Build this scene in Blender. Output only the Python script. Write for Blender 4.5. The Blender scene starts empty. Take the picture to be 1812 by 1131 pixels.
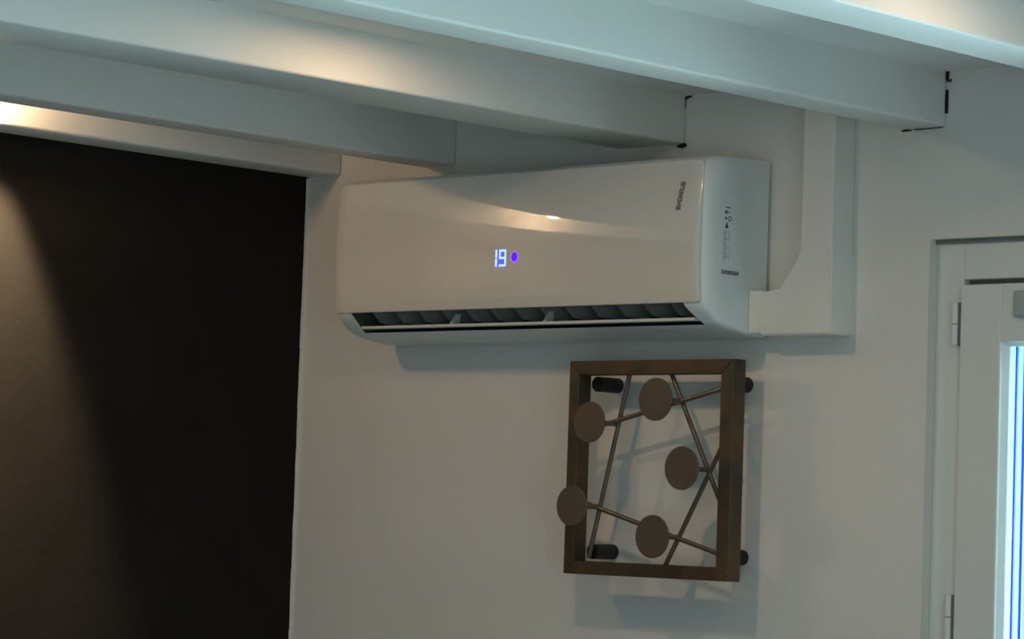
import bpy, bmesh, math, random
from mathutils import Vector, Matrix
random.seed(7)
C = bpy.context.scene.collection
SC = bpy.context.scene

# ------------------------------------------------------------------ camera
cam_d = bpy.data.cameras.new('camera')
cam_d.sensor_width = 36.0
cam_d.lens = 5188.52 / 1812 * 36.0
cam_d.clip_start = 0.05
cam = bpy.data.objects.new('camera', cam_d); C.objects.link(cam)
r_ = Vector((0.73219308, 0.68026136, 0.033731))
u_ = Vector((0.02049129, -0.07150361, 0.99722983))
d_ = Vector((-0.68078881, 0.72947359, 0.06629389))
M = Matrix(((r_.x, u_.x, -d_.x, 3.53671198), (r_.y, u_.y, -d_.y, -3.50145199),
            (r_.z, u_.z, -d_.z, 1.75216262), (0, 0, 0, 1)))
cam.matrix_world = M
SC.camera = cam

# ------------------------------------------------------------------ world, exposure, big lights
SC.view_settings.view_transform = 'Standard'
SC.view_settings.look = 'None'
SC.view_settings.gamma = 1.0
SC.view_settings.use_curve_mapping = False
SC.view_settings.exposure = 0.0
SC.cycles.use_denoising = True
SC.cycles.max_bounces = 10
SC.cycles.diffuse_bounces = 6

world = bpy.data.worlds.new('sky'); SC.world = world
world.use_nodes = True
wn = world.node_tree.nodes; wl = world.node_tree.links
bgn = wn['Background']
bgn.inputs['Color'].default_value = (0.09, 0.66, 1.0, 1)
bgn.inputs['Strength'].default_value = 6.5

def area(name, loc, target, sx, sy, power, color, shape='RECTANGLE'):
    l = bpy.data.lights.new(name, 'AREA'); l.shape = shape; l.size = sx; l.size_y = sy
    l.energy = power; l.color = color
    o = bpy.data.objects.new(name, l); C.objects.link(o); o.location = loc
    o.rotation_euler = (Vector(target) - Vector(loc)).to_track_quat('-Z', 'Y').to_euler()
    return o
# added daylight fills behind and right of the camera; no windows stand there
area('rear_daylight_fill', (3.9, -5.36, 1.30), (1.6, 0, 1.25), 1.6, 1.8, 19, (0.86, 1.0, 1.05))
area('side_daylight_fill', (4.74, -2.7, 1.30), (0, -1.2, 1.2), 1.8, 1.7, 18, (0.84, 1.0, 1.08))
# added fill behind an invented second window, right of the french window
area('added_window_fill', (2.13, 0.10, 1.35), (2.13, -2.0, 1.35), 0.72, 1.36, 26, (0.80, 0.95, 1.0))
area('french_window_daylight', (1.365, 0.10, 1.12), (1.365, -2.0, 1.12), 0.28, 1.78, 32, (0.77, 0.96, 1.0))

# ------------------------------------------------------------------ materials
def mat(name, col, rough=0.6, metal=0.0, noise=0.0, nscale=8.0, bump=0.0, bscale=120.0, spec=0.5, coat=0.0):
    m = bpy.data.materials.new(name); m.use_nodes = True
    n = m.node_tree.nodes; l = m.node_tree.links; b = n['Principled BSDF']
    b.inputs['Base Color'].default_value = (*col, 1)
    b.inputs['Roughness'].default_value = rough
    b.inputs['Metallic'].default_value = metal
    b.inputs['Specular IOR Level'].default_value = spec
    b.inputs['Coat Weight'].default_value = coat
    tc = n.new('ShaderNodeTexCoord')
    if noise:
        t = n.new('ShaderNodeTexNoise'); t.inputs['Scale'].default_value = nscale; t.inputs['Detail'].default_value = 5
        l.new(tc.outputs['Object'], t.inputs['Vector'])
        mx = n.new('ShaderNodeMix'); mx.data_type = 'RGBA'
        mx.inputs['A'].default_value = (*[c * (1 - noise) for c in col], 1)
        mx.inputs['B'].default_value = (*[min(1, c * (1 + noise)) for c in col], 1)
        l.new(t.outputs['Fac'], mx.inputs['Factor']); l.new(mx.outputs['Result'], b.inputs['Base Color'])
    if bump:
        t2 = n.new('ShaderNodeTexNoise'); t2.inputs['Scale'].default_value = bscale; t2.inputs['Detail'].default_value = 4
        l.new(tc.outputs['Object'], t2.inputs['Vector'])
        bp = n.new('ShaderNodeBump'); bp.inputs['Strength'].default_value = bump; bp.inputs['Distance'].default_value = 0.002
        l.new(t2.outputs['Fac'], bp.inputs['Height']); l.new(bp.outputs['Normal'], b.inputs['Normal'])
    return m

def emit(name, col, strength):
    m = bpy.data.materials.new(name); m.use_nodes = True
    n = m.node_tree.nodes; l = m.node_tree.links
    n.remove(n['Principled BSDF'])
    e = n.new('ShaderNodeEmission'); e.inputs['Color'].default_value = (*col, 1); e.inputs['Strength'].default_value = strength
    l.new(e.outputs['Emission'], n['Material Output'].inputs['Surface'])
    return m

M_WALL = mat('white_wall_paint', (0.74, 0.73, 0.695), 0.85, noise=0.03, nscale=5, bump=0.25, bscale=160, spec=0.2)
M_DARK = mat('black_wall_paint', (0.0130, 0.0118, 0.0098), 0.85, noise=0.3, nscale=9, bump=0.3, bscale=90, spec=0.15)
M_BEAM = mat('white_beam_paint', (0.76, 0.77, 0.74), 0.55, noise=0.03, nscale=7, bump=0.2, bscale=60, spec=0.35)
M_CEIL = mat('white_ceiling_paint', (0.76, 0.76, 0.73), 0.85, noise=0.03, nscale=6, bump=0.2, spec=0.2)
M_FLOOR = mat('beige_floor_tile', (0.36, 0.35, 0.335), 0.5, noise=0.12, nscale=3)
M_AC = mat('white_plastic', (0.73, 0.79, 0.79), 0.42, noise=0.01, nscale=20)
M_PANEL = mat('glossy_white_panel', (0.74, 0.72, 0.67), 0.30, noise=0.01, nscale=12, coat=1.0)
M_PANEL.node_tree.nodes['Principled BSDF'].inputs['Coat IOR'].default_value = 1.75
M_PANEL.node_tree.nodes['Principled BSDF'].inputs['Coat Roughness'].default_value = 0.03
M_OUT = mat('dark_outlet_plastic', (0.07, 0.082, 0.07), 0.6, noise=0.1, nscale=40)
M_VANE = mat('grey_vane_plastic', (0.17, 0.20, 0.18), 0.5, noise=0.08, nscale=40)
M_TRUNK = mat('white_trunking_plastic', (0.77, 0.77, 0.73), 0.5, noise=0.01, nscale=20)
M_COLLAR = mat('ivory_foam_sleeve', (0.75, 0.77, 0.68), 0.7, noise=0.05, nscale=40)
M_INK = mat('black_print', (0.045, 0.035, 0.045), 0.6, noise=0.1, nscale=300)
M_INKG = mat('grey_print', (0.07, 0.09, 0.09), 0.6, noise=0.1, nscale=300)
M_INKF = mat('faint_grey_print', (0.36, 0.41, 0.40), 0.6, noise=0.1, nscale=300)
M_CRACK = mat('dark_crack', (0.012, 0.012, 0.010), 0.95, noise=0.2, nscale=100)
M_PVC = mat('white_pvc', (0.72, 0.75, 0.72), 0.4, noise=0.01, nscale=20)
M_SLOT = mat('gap_shade_plate_grey', (0.16, 0.17, 0.16), 0.8, noise=0.05, nscale=80)  # dark grey for shade in gaps, also on the mounting plate
M_SHADE = mat('soffit_shade_grey', (0.22, 0.24, 0.22), 0.8, noise=0.1, nscale=60)
M_SPACER = mat('spacer_sky_tint', (0.02, 0.04, 0.55), 0.5, noise=0.05, nscale=80)  # strong blue base paints in the skylight tint on the bars
M_SENSOR = mat('grey_plastic', (0.36, 0.42, 0.42), 0.5, noise=0.03, nscale=50)
M_TERR = mat('pale_concrete', (0.55, 0.53, 0.48), 0.9, noise=0.1, nscale=4)
M_DIG = emit('lit_digit', (0.42, 0.55, 1.0), 1.5)
M_DGLOW = emit('blue_digit_glow', (0.12, 0.16, 1.0), 0.9)
M_DOT = emit('lit_violet_led', (0.12, 0.02, 1.0), 1.0)
M_HALO = emit('lilac_led_glow', (0.50, 0.22, 1.0), 0.8)
M_LENS = emit('warm_lamp_lens', (1.0, 0.62, 0.30), 7.0)
M_TRIM = mat('white_lamp_trim', (0.75, 0.75, 0.72), 0.4, noise=0.01)

def bronze(name, a, b, rough):
    m = bpy.data.materials.new(name); m.use_nodes = True
    n = m.node_tree.nodes; l = m.node_tree.links; p = n['Principled BSDF']
    p.inputs['Metallic'].default_value = 0.35; p.inputs['Roughness'].default_value = rough
    tc = n.new('ShaderNodeTexCoord')
    t = n.new('ShaderNodeTexNoise'); t.inputs['Scale'].default_value = 16; t.inputs['Detail'].default_value = 6
    l.new(tc.outputs['Object'], t.inputs['Vector'])
    r = n.new('ShaderNodeValToRGB'); r.color_ramp.elements[0].position = 0.35; r.color_ramp.elements[1].position = 0.68
    r.color_ramp.elements[0].color = (*a, 1); r.color_ramp.elements[1].color = (*b, 1)
    l.new(t.outputs['Fac'], r.inputs['Fac']); l.new(r.outputs['Color'], p.inputs['Base Color'])
    return m
M_BRZ = bronze('rusty_bronze', (0.060, 0.052, 0.034), (0.140, 0.078, 0.040), 0.6)
M_ROD = bronze('brushed_brown_steel', (0.12, 0.105, 0.085), (0.17, 0.14, 0.11), 0.3)
M_DISC = bronze('brown_disc_metal', (0.105, 0.082, 0.062), (0.135, 0.102, 0.076), 0.65)
M_BLACK = mat('black_rubber', (0.012, 0.012, 0.010), 0.6, noise=0.1, nscale=60)

def glass_mat():
    m = bpy.data.materials.new('window_glass'); m.use_nodes = True
    n = m.node_tree.nodes; l = m.node_tree.links
    n.remove(n['Principled BSDF'])
    t = n.new('ShaderNodeBsdfTransparent'); t.inputs['Color'].default_value = (0.92, 0.97, 0.97, 1)
    g = n.new('ShaderNodeBsdfGlossy'); g.inputs['Roughness'].default_value = 0.02
    f = n.new('ShaderNodeFresnel'); f.inputs['IOR'].default_value = 1.45
    x = n.new('ShaderNodeMixShader')
    l.new(f.outputs['Fac'], x.inputs['Fac']); l.new(t.outputs['BSDF'], x.inputs[1]); l.new(g.outputs['BSDF'], x.inputs[2])
    l.new(x.outputs['Shader'], n['Material Output'].inputs['Surface'])
    return m
M_GLASS = glass_mat()

# ------------------------------------------------------------------ helpers
def obj(name, bm, m, parent=None, smooth=None):
    me = bpy.data.meshes.new(name)
    bmesh.ops.recalc_face_normals(bm, faces=bm.faces[:])
    bm.to_mesh(me); bm.free()
    me.materials.append(m)
    if smooth is not None:
        for p in me.polygons: p.use_smooth = True
        me.set_sharp_from_angle(angle=math.radians(smooth))
    o = bpy.data.objects.new(name, me); C.objects.link(o)
    if parent:
        o.parent = parent
        p = parent; off = Vector((0, 0, 0))
        while p: off += p.location; p = p.parent
        me.transform(Matrix.Translation(-off))
    return o

def box(bm, x0, x1, y0, y1, z0, z1, bev=0.0, seg=2):
    vs = [bm.verts.new((x, y, z)) for x in (x0, x1) for y in (y0, y1) for z in (z0, z1)]
    fs = [bm.faces.new([vs[i] for i in f]) for f in
          ((0, 1, 3, 2), (4, 6, 7, 5), (0, 4, 5, 1), (2, 3, 7, 6), (0, 2, 6, 4), (1, 5, 7, 3))]
    if bev:
        es = list({e for f in fs for e in f.edges})
        bmesh.ops.bevel(bm, geom=es, offset=bev, segments=seg, affect='EDGES', profile=0.5)

def mbox(*a, **k):
    bm = bmesh.new(); box(bm, *a, **k); return bm

def prism(bm, pts, f0, f1):
    """closed polygon pts extruded from f0(p) to f1(p)"""
    a = [bm.verts.new(f0(p)) for p in pts]; b = [bm.verts.new(f1(p)) for p in pts]
    bm.faces.new(a); bm.faces.new(b[::-1])
    n = len(pts)
    for i in range(n):
        bm.faces.new((a[i], b[i], b[(i + 1) % n], a[(i + 1) % n]))

def tube(bm, p0, p1, r, n=14):
    p0 = Vector(p0); p1 = Vector(p1); ax = (p1 - p0).normalized()
    s = ax.orthogonal().normalized(); t = ax.cross(s)
    R = [[bm.verts.new(p + (s * math.cos(2 * math.pi * i / n) + t * math.sin(2 * math.pi * i / n)) * r)
          for i in range(n)] for p in (p0, p1)]
    for i in range(n):
        bm.faces.new((R[0][i], R[0][(i + 1) % n], R[1][(i + 1) % n], R[1][i]))
    bm.faces.new(R[0][::-1]); bm.faces.new(R[1])

def empty(name, loc, label=None, cat=None, group=None, kind=None, parent=None):
    o = bpy.data.objects.new(name, None); C.objects.link(o); o.location = loc
    o.empty_display_size = 0.05
    return tag(o, label, cat, group, kind)

def tag(o, label=None, cat=None, group=None, kind=None):
    if label: o['label'] = label
    if cat: o['category'] = cat
    if group: o['group'] = group
    if kind: o['kind'] = kind
    return o

def struct(name, bm, m, label=None):
    return tag(obj(name, bm, m), label, None, None, 'structure')

# ------------------------------------------------------------------ room shell
XL, XR, YF, ZC = -0.2319, 4.8, -5.4, 2.413
WX0, WX1, WZ1 = 1.0912, 1.64, 2.1700        # opening of the french window
bm = bmesh.new()
box(bm, XL - 0.25, WX0, 0, 0.25, 0, 2.7)
box(bm, WX1, 1.72, 0, 0.25, 0, 2.7)
box(bm, 2.54, XR + 0.25, 0, 0.25, 0, 2.7)
box(bm, 1.72, 2.54, 0, 0.25, 0, 0.5); box(bm, 1.72, 2.54, 0, 0.25, 2.1, 2.7)
box(bm, WX0, WX1, 0, 0.25, WZ1, 2.7)
struct('wall_back', bm, M_WALL, 'plain white plastered wall behind the air conditioner')
bm = bmesh.new(); box(bm, XL - 0.25, XL, YF, 0, 0, 2.7)
struct('wall_left', bm, M_DARK, 'matt black painted side wall below the white beams')
bm = bmesh.new(); box(bm, XR, XR + 0.25, YF, 0, 0, 2.7)
struct('wall_right', bm, M_WALL)
bm = bmesh.new(); box(bm, XL - 0.25, XR + 0.25, YF - 0.25, YF, 0, 2.7)
struct('wall_front', bm, M_WALL)
bm = bmesh.new(); box(bm, XL - 0.25, XR + 0.25, YF - 0.25, 0.25, -0.12, 0)
struct('floor', bm, M_FLOOR)
bm = bmesh.new(); box(bm, XL, XR, YF, 0, ZC, ZC + 0.15)
struct('ceiling', bm, M_CEIL, 'flat white ceiling between the painted beams')
bm = bmesh.new(); box(bm, -3, 9, 0.26, 9, -0.3, -0.14)
struct('terrace', bm, M_TERR)

# ragged white edge where the black paint stops short of the corner
bm = bmesh.new()
zz = [0.0 + 0.035 * i for i in range(67)]
zz = [z for z in zz if z < 2.326] + [2.3290]
for a, b in zip(zz[:-1], zz[1:]):
    ya, yb = -0.0045 - 0.0016 * random.random(), -0.0045 - 0.0016 * random.random()
    prism(bm, [(-0.0002, a), (-0.0002, b), (yb, b), (ya, a)], lambda p: (XL - 0.001, p[0], p[1]), lambda p: (XL + 0.0006, p[0], p[1]))
struct('trim_1', bm, M_WALL, 'thin ragged white paint edge between black wall and white wall')

# thin crack strip helper (dark gaps in the filler where a beam meets the wall)
def crack(pts, w, parent, y=-0.0012):
    bm = bmesh.new()
    n = len(pts)
    for i in range(n - 1):
        a, b = Vector((pts[i][0], 0, pts[i][1])), Vector((pts[i + 1][0], 0, pts[i + 1][1]))
        t = (b - a).normalized(); s = Vector((-t.z, 0, t.x)) * w[i] * 0.5; s2 = Vector((-t.z, 0, t.x)) * w[i + 1] * 0.5
        q = [a - s, a + s, b + s2, b - s2]
        prism(bm, q, lambda p: (p.x, y, p.z), lambda p: (p.x, 0.0006, p.z))
    return obj('crack', bm, M_CRACK, parent)

# ------------------------------------------------------------------ beams (run from the back wall towards the camera side)
G = 'white painted ceiling beams'
BEAMS = [  # left x, right x, bottom z, label
    (-0.2319, -0.1486, 2.3307, 'white beam fixed along the top of the black wall, lit orange by a lamp'),
    (0.0567, 0.1280, 2.3315, 'white ceiling beam ending above the left end of the air conditioner'),
    (0.4912, 0.6262, 2.3371, 'wide white beam with a warm patch ending above the middle of the air conditioner'),
    (1.0410, 1.1146, 2.3330, 'white ceiling beam ending above the pipe cover, with a dark crack at its end'),
    (1.4850, 1.5772, 2.3371, 'white ceiling beam in the top right corner with a bright yellow light patch'),
]
beams = []
for x0, x1, z0, lab in BEAMS:
    bm = bmesh.new()
    box(bm, x0, x1, YF + 0.001, -0.0005, z0, ZC + 0.02, bev=0.005, seg=3)
    o = obj('ceiling_beam', bm, M_BEAM, smooth=40)
    beams.append(tag(o, lab, 'beam', G, 'thing'))
# cracked filler
crack([(1.1166, 2.415), (1.1158, 2.405), (1.1172, 2.398)], [0.004, 0.0035, 0.002], beams[3], y=-0.003)
crack([(1.1162, 2.386), (1.1156, 2.37), (1.1158, 2.352)], [0.0025, 0.0038, 0.003], beams[3], y=-0.003)
crack([(1.1215, 2.402), (1.1205, 2.397)], [0.002, 0.002], beams[3])
crack([(1.0375, 2.3310), (1.046, 2.3317), (1.055, 2.3312)], [0.002, 0.003, 0.001], beams[3], y=-0.002)
crack([(1.060, 2.3315), (1.083, 2.3316), (1.110, 2.3322)], [0.0014, 0.0010, 0.0008], beams[3], y=-0.002)
crack([(0.6150, 2.4145), (0.6215, 2.4080), (0.6238, 2.3950)], [0.003, 0.006, 0.002], beams[2], y=-0.003)
crack([(0.6228, 2.4085), (0.6300, 2.4110), (0.638, 2.4115)], [0.005, 0.003, 0.001], beams[2], y=-0.002)
crack([(0.6140, 2.3335), (0.6215, 2.3345), (0.6285, 2.3360)], [0.003, 0.006, 0.005], beams[2], y=-0.006)

# ------------------------------------------------------------------ ceiling downlights in the bays (real sources of the warm patches)
def downlight(x, y, label, spill, spot, cone, tilt=0.0, bulb=False):
    z = ZC
    t = empty('ceiling_downlight', (x, y, z), label, 'lamp', 'warm downlights between the beams')
    bm = bmesh.new(); n = 28
    prof = [(0.028, 0.0), (0.041, 0.0), (0.040, -0.004), (0.031, -0.005), (0.028, -0.002)]
    R = [[bm.verts.new((x + r * math.cos(2 * math.pi * i / n), y + r * math.sin(2 * math.pi * i / n), z + h))
          for i in range(n)] for r, h in prof]
    for k in range(len(prof)):
        a, b = R[k], R[(k + 1) % len(prof)]
        for i in range(n): bm.faces.new((a[i], a[(i + 1) % n], b[(i + 1) % n], b[i]))
    obj('trim_ring', bm, M_TRIM, t, smooth=35)
    bm = bmesh.new(); tube(bm, (x, y, z), (x, y, z - 0.003), 0.0275, 28)
    obj('lens', bm, M_LENS, t)
    if bulb:      # frosted bulb standing proud of the ceiling: throws light sideways as well
        l = bpy.data.lights.new('lamp_glow', 'POINT'); l.shadow_soft_size = 0.018; l.energy = spill; l.color = (1.0, 0.63, 0.36)
        o = bpy.data.objects.new('lamp_glow', l); C.objects.link(o); o.parent = t; o.location = (0, 0, -0.024)
    else:
        l = bpy.data.lights.new('lamp_glow', 'AREA'); l.shape = 'DISK'; l.size = 0.054; l.energy = spill; l.color = (1.0, 0.68, 0.42)
        o = bpy.data.objects.new('lamp_glow', l); C.objects.link(o); o.parent = t; o.location = (0, 0, -0.006)
    s = bpy.data.lights.new('lamp_beam', 'SPOT'); s.spot_size = math.radians(cone); s.spot_blend = 0.3
    s.energy = spot; s.color = (1.0, 0.72, 0.46); s.shadow_soft_size = 0.022
    o = bpy.data.objects.new('lamp_beam', s); C.objects.link(o); o.parent = t; o.location = (0, 0, -0.008); o.rotation_euler = (0, math.radians(tilt), 0)
    return t
downlight(-0.098, -0.795, 'round warm downlight between the black wall and the next beam', 2.9, 130.0, 75, 32, True)
downlight(0.84, -0.75, 'round warm downlight in the ceiling bay in front of the picture frame', 1.75, 2.5, 84)
downlight(1.78, -0.74, 'round warm downlight in the ceiling bay near the french window', 1.3, 2.0, 84)

# ------------------------------------------------------------------ french window
win = empty('window_1', (WX0, 0.02, 0), 'white pvc french window at the right edge with hinges and bright glass', None, None, 'structure')
SX0, SX1, SZ1 = 1.1405, 1.590, 2.1030          # sash
FZ = 2.1115                                     # underside of the fixed frame's lip
bm = bmesh.new()
box(bm, WX0, SX0 - 0.0022, 0.020, 0.085, 0, WZ1, bev=0.002)
box(bm, SX1 + 0.002, WX1, 0.020, 0.085, 0, WZ1, bev=0.002)
box(bm, SX0 - 0.0022, SX1 + 0.002, 0.020, 0.085, FZ, WZ1, bev=0.0015)
obj('fixed_frame', bm, M_PVC, win)
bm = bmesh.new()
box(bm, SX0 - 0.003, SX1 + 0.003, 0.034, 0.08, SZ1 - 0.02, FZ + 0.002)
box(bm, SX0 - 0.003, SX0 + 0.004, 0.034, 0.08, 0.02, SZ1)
obj('rebate', bm, M_SLOT, win)  # groove backing coloured dark for the shade line above the sash
obj('soffit_shade', mbox(WX0, WX1, 0.0135, 0.0205, WZ1 - 0.0062, WZ1 + 0.0005, bev=0.002), M_SHADE, win)  # dark strip stands for the shade under the soffit
GX0, GX1, GZ0, GZ1 = 1.2110, 1.520, 0.22, 2.0200
sash = obj('sash', mbox(SX0, GX0, 0.008, 0.034, 0.02, SZ1, bev=0.003), M_PVC, win)
bm = bmesh.new()
box(bm, GX1, SX1, 0.008, 0.034, 0.02, SZ1, bev=0.003)
obj('stile', bm, M_PVC, sash)
obj('top_rail', mbox(GX0 - 0.001, GX1 + 0.001, 0.008, 0.034, GZ1, SZ1, bev=0.002), M_PVC, sash)
obj('bottom_rail', mbox(GX0 - 0.001, GX1 + 0.001, 0.008, 0.034, 0.02, GZ0, bev=0.002), M_PVC, sash)
# glazing bead around the pane: sloping strip
bm = bmesh.new()
def bead(pts_in, pts_out):
    pass
for (xa, xb) in ((GX0 - 0.001, GX0 + 0.006), (GX1 + 0.001, GX1 - 0.006)):
    prism(bm, [(xa, 0.010), (xa, 0.026), (xb, 0.026), (xb, 0.022)], lambda p: (p[0], p[1], GZ0), lambda p: (p[0], p[1], GZ1))
prism(bm, [(GZ1 + 0.001, 0.010), (GZ1 + 0.001, 0.026), (GZ1 - 0.006, 0.026), (GZ1 - 0.006, 0.022)],
      lambda p: (GX0, p[1], p[0]), lambda p: (GX1, p[1], p[0]))
obj('glazing_bead', bm, M_PVC, sash)
obj('glass', mbox(GX0 - 0.004, GX1 + 0.004, 0.0265, 0.0305, GZ0 - 0.01, GZ1 + 0.004), M_GLASS, sash)
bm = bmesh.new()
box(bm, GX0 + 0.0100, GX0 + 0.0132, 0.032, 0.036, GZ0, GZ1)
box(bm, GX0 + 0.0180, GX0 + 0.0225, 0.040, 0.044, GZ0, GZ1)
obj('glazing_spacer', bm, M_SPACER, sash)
for z0, z1 in ((2.0165, 2.0765), (1.596, 1.658), (0.25, 0.31)):
    h = empty('hinge', (0, 0, 0)); h.parent = sash
    h.parent = win
    zm = (z0 + z1) / 2
    bm = bmesh.new()
    tube(bm, (SX0 - 0.008, 0.009, z0), (SX0 - 0.008, 0.009, zm - 0.001), 0.0062, 16)
    tube(bm, (SX0 - 0.008, 0.009, zm + 0.001), (SX0 - 0.008, 0.009, z1), 0.0062, 16)
    box(bm, SX0 - 0.012, SX0 - 0.004, 0.009, 0.021, z0 + 0.004, z1 - 0.004)
    h2 = obj('hinge', bm, M_PVC, win, smooth=40)
    bpy.data.objects.remove(h)
    g = obj('hinge_gap_shade', mbox(SX0 - 0.0026, SX0 + 0.0005, 0.0065, 0.034, z0 - 0.001, z1 + 0.001), M_SLOT, h2)  # dark block stands for the shade between barrel and sash
obj('contact_sensor', mbox(1.236, 1.262, -0.004, 0.0085, 2.0535, 2.0915, bev=0.005, seg=3), M_SENSOR, sash, smooth=40)

added_win = empty('window_added', (2.13, 0.02, 0.5), None, None, None, 'structure')  # invented window out of view, added to let in extra daylight
bm = bmesh.new()
box(bm, 1.72, 1.76, 0.02, 0.08, 0.5, 2.1); box(bm, 2.50, 2.54, 0.02, 0.08, 0.5, 2.1)
box(bm, 1.76, 2.50, 0.02, 0.08, 0.5, 0.56); box(bm, 1.76, 2.50, 0.02, 0.08, 2.06, 2.1)
obj('window_frame', bm, M_PVC, added_win)
obj('glass', mbox(1.758, 2.502, 0.045, 0.049, 0.558, 2.062), M_GLASS, added_win)

# ------------------------------------------------------------------ air conditioner
W = 0.80
ac = empty('air_conditioner', (W / 2, -0.008, 2.031),
           'white wall-mounted air conditioner with blue digits lit on its glossy front', 'air conditioner')
PQ0, PQ1 = (0.1465, 2.0765), (0.112, 2.0445)
NOTCH = [(0.120, 2.090), (0.085, 2.118), (0.050, 2.105), (0.048, 2.070), (0.074, 2.0480)]
TOP = [(0.008, 2.2992), (0.070, 2.2985), (0.125, 2.2965), (0.1365, 2.2925), (0.1435, 2.2860), (0.1465, 2.2760),
       (0.1485, 2.235), (0.1495, 2.18), (0.1490, 2.12), PQ0]
BOT = [PQ1, (0.090, 2.0385), (0.055, 2.0335), (0.024, 2.0310), (0.008, 2.0310)]
# fuller nose on the end pieces: the lower front corner is rounded
ENDNOSE = [(0.1460, 2.0715), (0.1390, 2.0630), (0.1300, 2.0560), (0.1220, 2.0500), (0.1170, 2.0465)]
FULL = TOP + ENDNOSE + BOT
e0, o0 = 0.014, 0.034
def endsec(e):
    """profile at distance e from the outer end: front edge rounds back"""
    q = 1 - min(1, e / e0)
    o = o0 * (1 - math.sqrt(max(0, 1 - q * q)))
    out = []
    for d, z in FULL:
        k = d / 0.1495
        zz = z
        if z > 2.28: zz = z - 0.003 * (o / o0) * k
        if z < 2.08: zz = z + (0.012 * k * k) * (o / o0)
        out.append((d - o * k ** 3, zz))
    return out
xr = lambda z: 0.752 + min(1, max(0, (2.0765 - z) / 0.030)) * 0.015
xl = lambda z: 0.040 + 0 * z
bm = bmesh.new()
def ring(x, prof, off=0.0):
    return [bm.verts.new(((x(z) if callable(x) else x) + off, -d, z)) for d, z in prof]
def skin(R, skip=()):
    n = len(R[0])
    for a, b in zip(R[:-1], R[1:]):
        for i in range(n):
            if i in skip: continue
            bm.faces.new((a[i], b[i], b[(i + 1) % n], a[(i + 1) % n]))
es = [0.0, 0.0006, 0.002, 0.0045, 0.008, 0.014]
RR = [ring(xr, FULL)] + [ring(W - e, endsec(e)) for e in es[::-1]]
skin(RR); bm.faces.new(RR[0]); bm.faces.new(RR[-1][::-1])
RL = [ring(e, endsec(e)) for e in es] + [ring(xl, FULL)]
skin(RL); bm.faces.new(RL[0]); bm.faces.new(RL[-1][::-1])
NP = TOP + NOTCH + BOT
nt = len(TOP)
RM = [ring(xl, NP), ring(xr, NP)]
skin(RM, skip=range(nt - 1, nt + len(NOTCH)))
casing = obj('casing', bm, M_AC, ac, smooth=32)
# outlet cavity
bm = bmesh.new()
cav = [PQ0] + NOTCH + [PQ1]
A = ring(xl, cav, 0.0006); B = ring(xr, cav, -0.0006)
for i in range(len(cav) - 1): bm.faces.new((A[i], B[i], B[i + 1], A[i + 1]))
bm.faces.new(A); bm.faces.new(B[::-1])
outlet = obj('outlet_cavity', bm, M_OUT, ac)
# vertical vanes, slanted
vp = [(0.082, 2.114), (0.124, 2.083), (0.106, 2.0600), (0.074, 2.0560), (0.056, 2.080)]
for k in range(13):
    x0 = 0.075 + k * 0.0535
    bm = bmesh.new()
    f = lambda p, s: (x0 - (p[0] - 0.10) * 0.55 + s, -p[0], p[1])
    prism(bm, vp, lambda p: f(p, -0.0008), lambda p: f(p, 0.0008))
    obj('vane', bm, M_VANE, ac)
for x0 in (0.2440, 0.4478):
    bm = bmesh.new()
    prism(bm, [(0.098, 2.072), (0.106, 2.072), (0.119, 2.054), (0.100, 2.053)], lambda p: (x0 - 0.003, -p[0], p[1]), lambda p: (x0 + 0.003, -p[0], p[1]))
    obj('flap_bracket', bm, M_AC, ac)
# horizontal flap
bm = bmesh.new()
fl = [(0.072, 2.0560), (0.100, 2.0548), (0.124, 2.0548), (0.1262, 2.0532), (0.1262, 2.0512), (0.1245, 2.0498), (0.098, 2.0505), (0.072, 2.0530)]
prism(bm, fl, lambda p: (0.046, -p[0], p[1]), lambda p: (0.7585, -p[0], p[1]))
obj('flap', bm, M_AC, ac)
# back plate leaving a dark gap to the wall
obj('mounting_plate', mbox(0.03, 0.765, -0.0085, 0.0, 2.05, 2.28), M_SLOT, ac)

# front panel: curved glossy shell
PX0, PX1, PZ0, PZ1 = 0.0085, 0.7870, 2.0750, 2.2890
def pd(z):
    d = 0.1558 - 0.43 * (z - 2.150) ** 2
    if z < 2.092: d -= (2.092 - z) * 0.13
    return d
def corner(z, ins):
    """x inset of the rounded corner at height z"""
    rad = 0.009
    t = 0
    if z > PZ1 - ins - rad: t = (z - (PZ1 - ins - rad)) / rad
    if z < PZ0 + ins + 0.005: return 0.005 * (1 - math.sqrt(max(0, 1 - ((PZ0 + ins + 0.005 - z) / 0.005) ** 2))) + ins
    return rad * (1 - math.sqrt(max(0, 1 - min(1, t) ** 2))) + ins
bm = bmesh.new()
def panel_loop(ins, back):
    zs = []
    z0, z1 = PZ0 + ins, PZ1 - ins
    zs = [z0, z0 + 0.0007, z0 + 0.002, z0 + 0.005, z0 + 0.010, 2.0918 + 0 * ins] + \
         [2.0925 + (z1 - 0.010 - 2.0925) * i / 22 for i in range(23)] + [z1 - 0.0055, z1 - 0.003, z1 - 0.0013, z1 - 0.0003, z1]
    nx = 40
    rows = []
    for z in zs:
        c = corner(z, ins)
        rows.append([bm.verts.new((PX0 + c + (PX1 - PX0 - 2 * c) * i / nx, -(pd(z) - back), z)) for i in range(nx + 1)])
    return rows
F = panel_loop(0.0014, 0.0)
for a, b in zip(F[:-1], F[1:]):
    for i in range(len(a) - 1): bm.faces.new((a[i], a[i + 1], b[i + 1], b[i]))
def rim(rows): return rows[0][:] + [r[-1] for r in rows[1:-1]] + rows[-1][::-1] + [r[0] for r in rows[1:-1]][::-1]
lo = rim(F)
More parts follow.
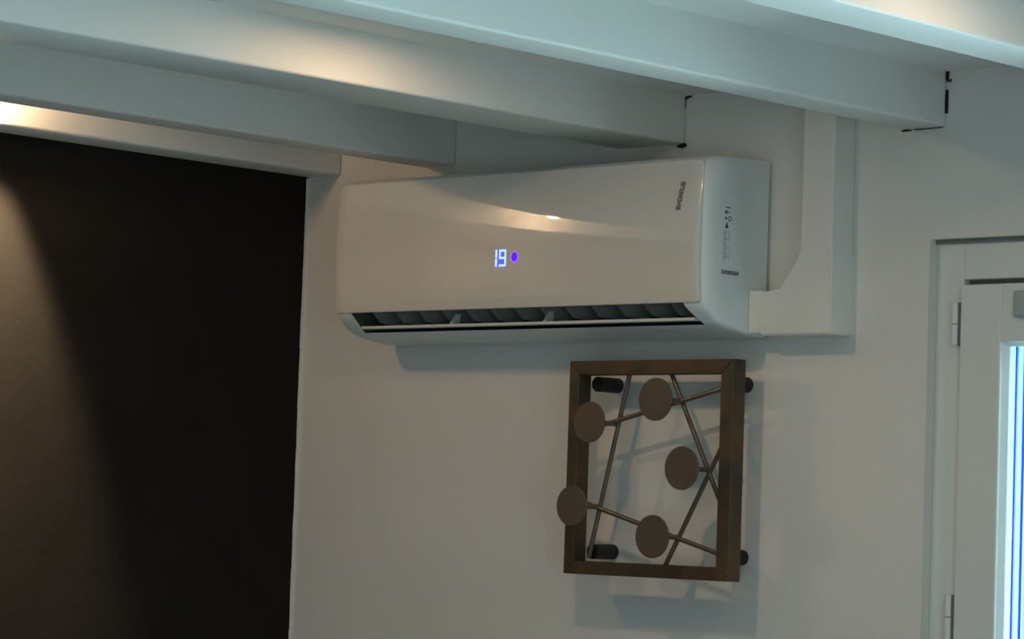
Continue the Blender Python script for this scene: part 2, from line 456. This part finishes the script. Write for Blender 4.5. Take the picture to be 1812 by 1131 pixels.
for ins, back in ((0.0004, 0.0005), (0.0, 0.0014), (0.0, 0.0068)):
    G_ = panel_loop(ins, back); hi = rim(G_)
    keep = set(hi)
    bmesh.ops.delete(bm, geom=[v for r in G_ for v in r if v not in keep], context='VERTS')
    n = len(lo)
    for i in range(n): bm.faces.new((lo[i], lo[(i + 1) % n], hi[(i + 1) % n], hi[i]))
    lo = hi
panel = obj('front_panel', bm, M_PANEL, ac, smooth=30)

# display: two digits and a violet dot
def seg_box(bm, x0, x1, z0, z1, lean=0.0, lift=0.0006, depth=0.0005):
    zm = (z0 + z1) / 2
    pts = [(x0, z0), (x1, z0), (x1, z1), (x0, z1)]
    prism(bm, pts, lambda p: (p[0], -(pd(p[1]) - 0.0005), p[1]), lambda p: (p[0], -(pd(p[1]) + lift), p[1]))
bm = bmesh.new(); seg_box(bm, 0.3738, 0.3978, 2.1395, 2.1680, lift=0.0003)  # emissive plate paints the blue glow around the digits
disp = obj('digit_glow', bm, M_DGLOW, panel)
zt, zb = 2.1672, 2.1402; zm = (zt + zb) / 2; th = 0.0036
bm = bmesh.new(); seg_box(bm, 0.3742, 0.3782, zb, zm - 0.0006); seg_box(bm, 0.3742, 0.3782, zm + 0.0006, zt)
obj('lit_digit', bm, M_DIG, panel)
bm = bmesh.new(); a, b = 0.3822, 0.3974
seg_box(bm, a, b, zt - th, zt); seg_box(bm, a, b, zm - th / 2, zm + th / 2); seg_box(bm, a, b, zb, zb + th)
seg_box(bm, a, a + th, zm, zt); seg_box(bm, b - th, b, zm, zt); seg_box(bm, b - th, b, zb, zm)
obj('lit_digit', bm, M_DIG, panel)
def disc(bm, x, z, rx, rz, lift):
    n = 20
    pts = [(x + rx * math.cos(2 * math.pi * i / n), z + rz * math.sin(2 * math.pi * i / n)) for i in range(n)]
    prism(bm, pts, lambda p: (p[0], -(pd(p[1]) - 0.0005), p[1]), lambda p: (p[0], -(pd(p[1]) + lift), p[1]))
bm = bmesh.new(); disc(bm, 0.4152, 2.1546, 0.0085, 0.0098, 0.0003); obj('led_halo', bm, M_HALO, panel)  # emissive lilac disc paints the glow around the LED
bm = bmesh.new(); disc(bm, 0.4152, 2.1546, 0.0062, 0.0072, 0.0006); obj('indicator_led', bm, M_DOT, panel)

# vertical word on the front panel: seven small blurred capitals, read from below
LET = ['E', 'H', 'O', 'N', 'A', 'U', 'E']
STR = {'E': [(0, 0, 1, .22), (0, .4, 1, .6), (0, .78, 1, 1), (0, 0, .25, 1)],
       'H': [(0, 0, .25, 1), (.75, 0, 1, 1), (0, .4, 1, .6)],
       'O': [(0, 0, .25, 1), (.75, 0, 1, 1), (0, 0, 1, .2), (0, .8, 1, 1)],
       'N': [(0, 0, .28, 1), (.72, 0, 1, 1), (.28, .5, .5, .85), (.5, .2, .72, .5)],
       'A': [(0, 0, .25, .9), (.75, 0, 1, .9), (.15, .78, .85, 1), (0, .35, 1, .5)],
       'U': [(0, 0, .25, 1), (.75, 0, 1, 1), (0, 0, 1, .22)]}
bm = bmesh.new()
z_lo, z_hi = 2.2140, 2.2570
n = len(LET); cell = (z_hi - z_lo) / n
for k, ch in enumerate(LET):
    zb0 = z_lo + k * cell
    xb0 = 0.7395 + 0.0065 * (k / (n - 1))
    for (u0, v0, u1, v1) in STR[ch]:          # letter width runs up the panel, letter height runs to the left
        seg_box(bm, xb0 + 0.0086 * (1 - v1), xb0 + 0.0086 * (1 - v0), zb0 + cell * 0.84 * u0, zb0 + cell * 0.84 * u1, lift=0.00025)
obj('front_lettering', bm, M_INK, panel)

# prints on the right end
def side_box(bm, d0, d1, z0, z1):
    box(bm, W - 0.0004, W + 0.0003, -d1, -d0, z0, z1)
bm = bmesh.new()
side_box(bm, 0.1000, 0.1105, 2.2185, 2.2202)
side_box(bm, 0.1065, 0.1120, 2.2100, 2.2145); side_box(bm, 0.1010, 0.1045, 2.2112, 2.2130)
for i in range(10):
    a0, a1 = 2 * math.pi * i / 10, 2 * math.pi * (i + 1) / 10
    cd, cz = 0.1005, 2.2030
    q = [(cd + r * math.cos(a), cz + r * math.sin(a)) for r, a in ((0.0040, a0), (0.0040, a1), (0.0026, a1), (0.0026, a0))]
    prism(bm, q, lambda p: (W - 0.0004, -p[0], p[1]), lambda p: (W + 0.0003, -p[0], p[1]))
side_box(bm, 0.1075, 0.1115, 2.2010, 2.2050)
obj('side_print', bm, M_INKG, casing)
bm = bmesh.new()
prism(bm, [(0.1115, 2.1885), (0.1030, 2.1885), (0.1072, 2.1975)], lambda p: (W - 0.0004, -p[0], p[1]), lambda p: (W + 0.0003, -p[0], p[1]))
obj('warning_triangle', bm, M_INK, casing)
bm = bmesh.new()
z = 2.1845
while z > 2.1420:
    h = random.choice((0.0012, 0.0016, 0.0022)); w = random.uniform(0.004, 0.011)
    side_box(bm, 0.1140 - w, 0.1140, z - h, z)
    if random.random() < 0.6: side_box(bm, 0.1000, 0.1000 + random.uniform(0.001, 0.003), z - h, z)
    z -= h + 0.0016
obj('small_side_text', bm, M_INKF, casing)
bm = bmesh.new()
for k, ch in enumerate('EHONAUEN'):
    d1 = 0.1165 - k * 0.0051
    for (u0, v0, u1, v1) in STR[ch]:
        side_box(bm, d1 - 0.0043 * u1, d1 - 0.0043 * u0, 2.1195 + 0.0058 * v0, 2.1195 + 0.0058 * v1)
obj('side_lettering', bm, M_INKG, casing)

# ------------------------------------------------------------------ pipe cover (trunking)
tr = empty('pipe_cover', (0.925, 0, 2.0316), 'white plastic pipe cover running from the beam down to the air conditioner', 'pipe cover')
TX0, TX1, TD = 0.8953, 0.9540, 0.0535
obj('vertical_duct', mbox(TX0 + 0.001, TX1, -TD + 0.0012, 0.0, 2.150, 2.4125, bev=0.0025), M_TRUNK, tr)
bm = bmesh.new()
pts = [(TX0 - 0.0005, 2.1560), (TX1 + 0.0010, 2.1560), (TX1 + 0.0010, 2.0316), (0.8250, 2.0316), (0.8240, 2.0968), (0.8625, 2.0980), (TX0 - 0.0005, 2.1410)]
prism(bm, pts, lambda p: (p[0], -TD, p[1]), lambda p: (p[0], 0.0, p[1]))
bmesh.ops.bevel(bm, geom=[e for e in bm.edges if all(abs(v.co.y + TD) < 1e-5 for v in e.verts) or abs(e.verts[0].co.y - e.verts[1].co.y) > 0.01],
                offset=0.002, segments=2, affect='EDGES')
obj('elbow_cover', bm, M_TRUNK, tr)
obj('sleeve', mbox(0.8005, 0.8262, -0.0505, -0.001, 2.0345, 2.0990, bev=0.002), M_COLLAR, tr)

# ------------------------------------------------------------------ metal wall sculpture
sc = empty('wall_sculpture', (0.6335, 0, 1.6632), 'square rusty bronze frame of crossing rods and discs on the white wall', 'wall decoration')
X0, X1, Z0, Z1 = 0.4692, 0.7977, 1.6632, 1.9952
IX0, IX1, IZ0, IZ1 = 0.4895, 0.7735, 1.6835, 1.9735
FD, FB = 0.0780, 0.0488
def rail(q):
    bm = bmesh.new()
    prism(bm, q, lambda p: (p[0], -FD, p[1]), lambda p: (p[0], -FB, p[1]))
    bmesh.ops.bevel(bm, geom=bm.edges[:], offset=0.0008, segments=1, affect='EDGES')
    obj('frame_rail', bm, M_BRZ, sc)
g = 0.0003
rail([(X0 + g, Z1), (X1 - g, Z1), (IX1 - g, IZ1), (IX0 + g, IZ1)])
rail([(X0 + g, Z0), (IX0 + g, IZ0), (IX1 - g, IZ0), (X1 - g, Z0)])
rail([(X0, Z0 + g), (X0, Z1 - g), (IX0, IZ1 - g), (IX0, IZ0 + g)])
rail([(X1, Z0 + g), (IX1, IZ0 + g), (IX1, IZ1 - g), (X1, Z1 - g)])
for x in (0.5030, 0.7625):
    for z in (1.9603, 1.6985):
        bm = bmesh.new(); tube(bm, (x, -FB - 0.0005, z), (x, 0.0, z), 0.0118, 24)
        obj('standoff', bm, M_BLACK, sc, smooth=40)
RD = 0.064
RODS = [((0.5790, 1.9745), (0.5065, 1.6885)), ((0.6635, 1.9740), (0.7645, 1.7835)), ((0.7660, 1.8645), (0.6620, 1.6820)),
        ((0.4880, 1.8850), (0.7750, 1.9525)), ((0.4880, 1.7770), (0.7750, 1.7025))]
for k, (a, b) in enumerate(RODS):
    y = -RD - (0.0030 if k >= 3 else -0.0030)
    bm = bmesh.new(); tube(bm, (a[0], y, a[1]), (b[0], y, b[1]), 0.0037, 14)
    obj('rod', bm, M_ROD, sc, smooth=40)
for x, z, r in ((0.5542, 1.8975, 0.0315), (0.6855, 1.9324, 0.0325), (0.7405, 1.8295, 0.0325), (0.5237, 1.7685, 0.0310), (0.6872, 1.7260, 0.0325)):
    bm = bmesh.new(); n = 36
    prof = [(0.0, -0.1220), (r - 0.0006, -0.1220), (r, -0.1226), (r, -0.1244), (r - 0.0008, -0.1252), (0.0, -0.1254)]
    rings = []
    for rr, y in prof:
        rings.append([bm.verts.new((x, y, z))] if rr == 0 else
                     [bm.verts.new((x + rr * math.cos(2 * math.pi * i / n), y, z + rr * math.sin(2 * math.pi * i / n))) for i in range(n)])
    for a, b in zip(rings[:-1], rings[1:]):
        for i in range(n):
            if len(a) == 1: bm.faces.new((a[0], b[i], b[(i + 1) % n]))
            elif len(b) == 1: bm.faces.new((a[i], a[(i + 1) % n], b[0]))
            else: bm.faces.new((a[i], a[(i + 1) % n], b[(i + 1) % n], b[i]))
    dd = obj('disc', bm, M_DISC, sc, smooth=30)
    bm = bmesh.new(); tube(bm, (x, -0.1222, z), (x, -RD + 0.001, z), 0.0040, 14)
    obj('post', bm, M_ROD, dd, smooth=40)
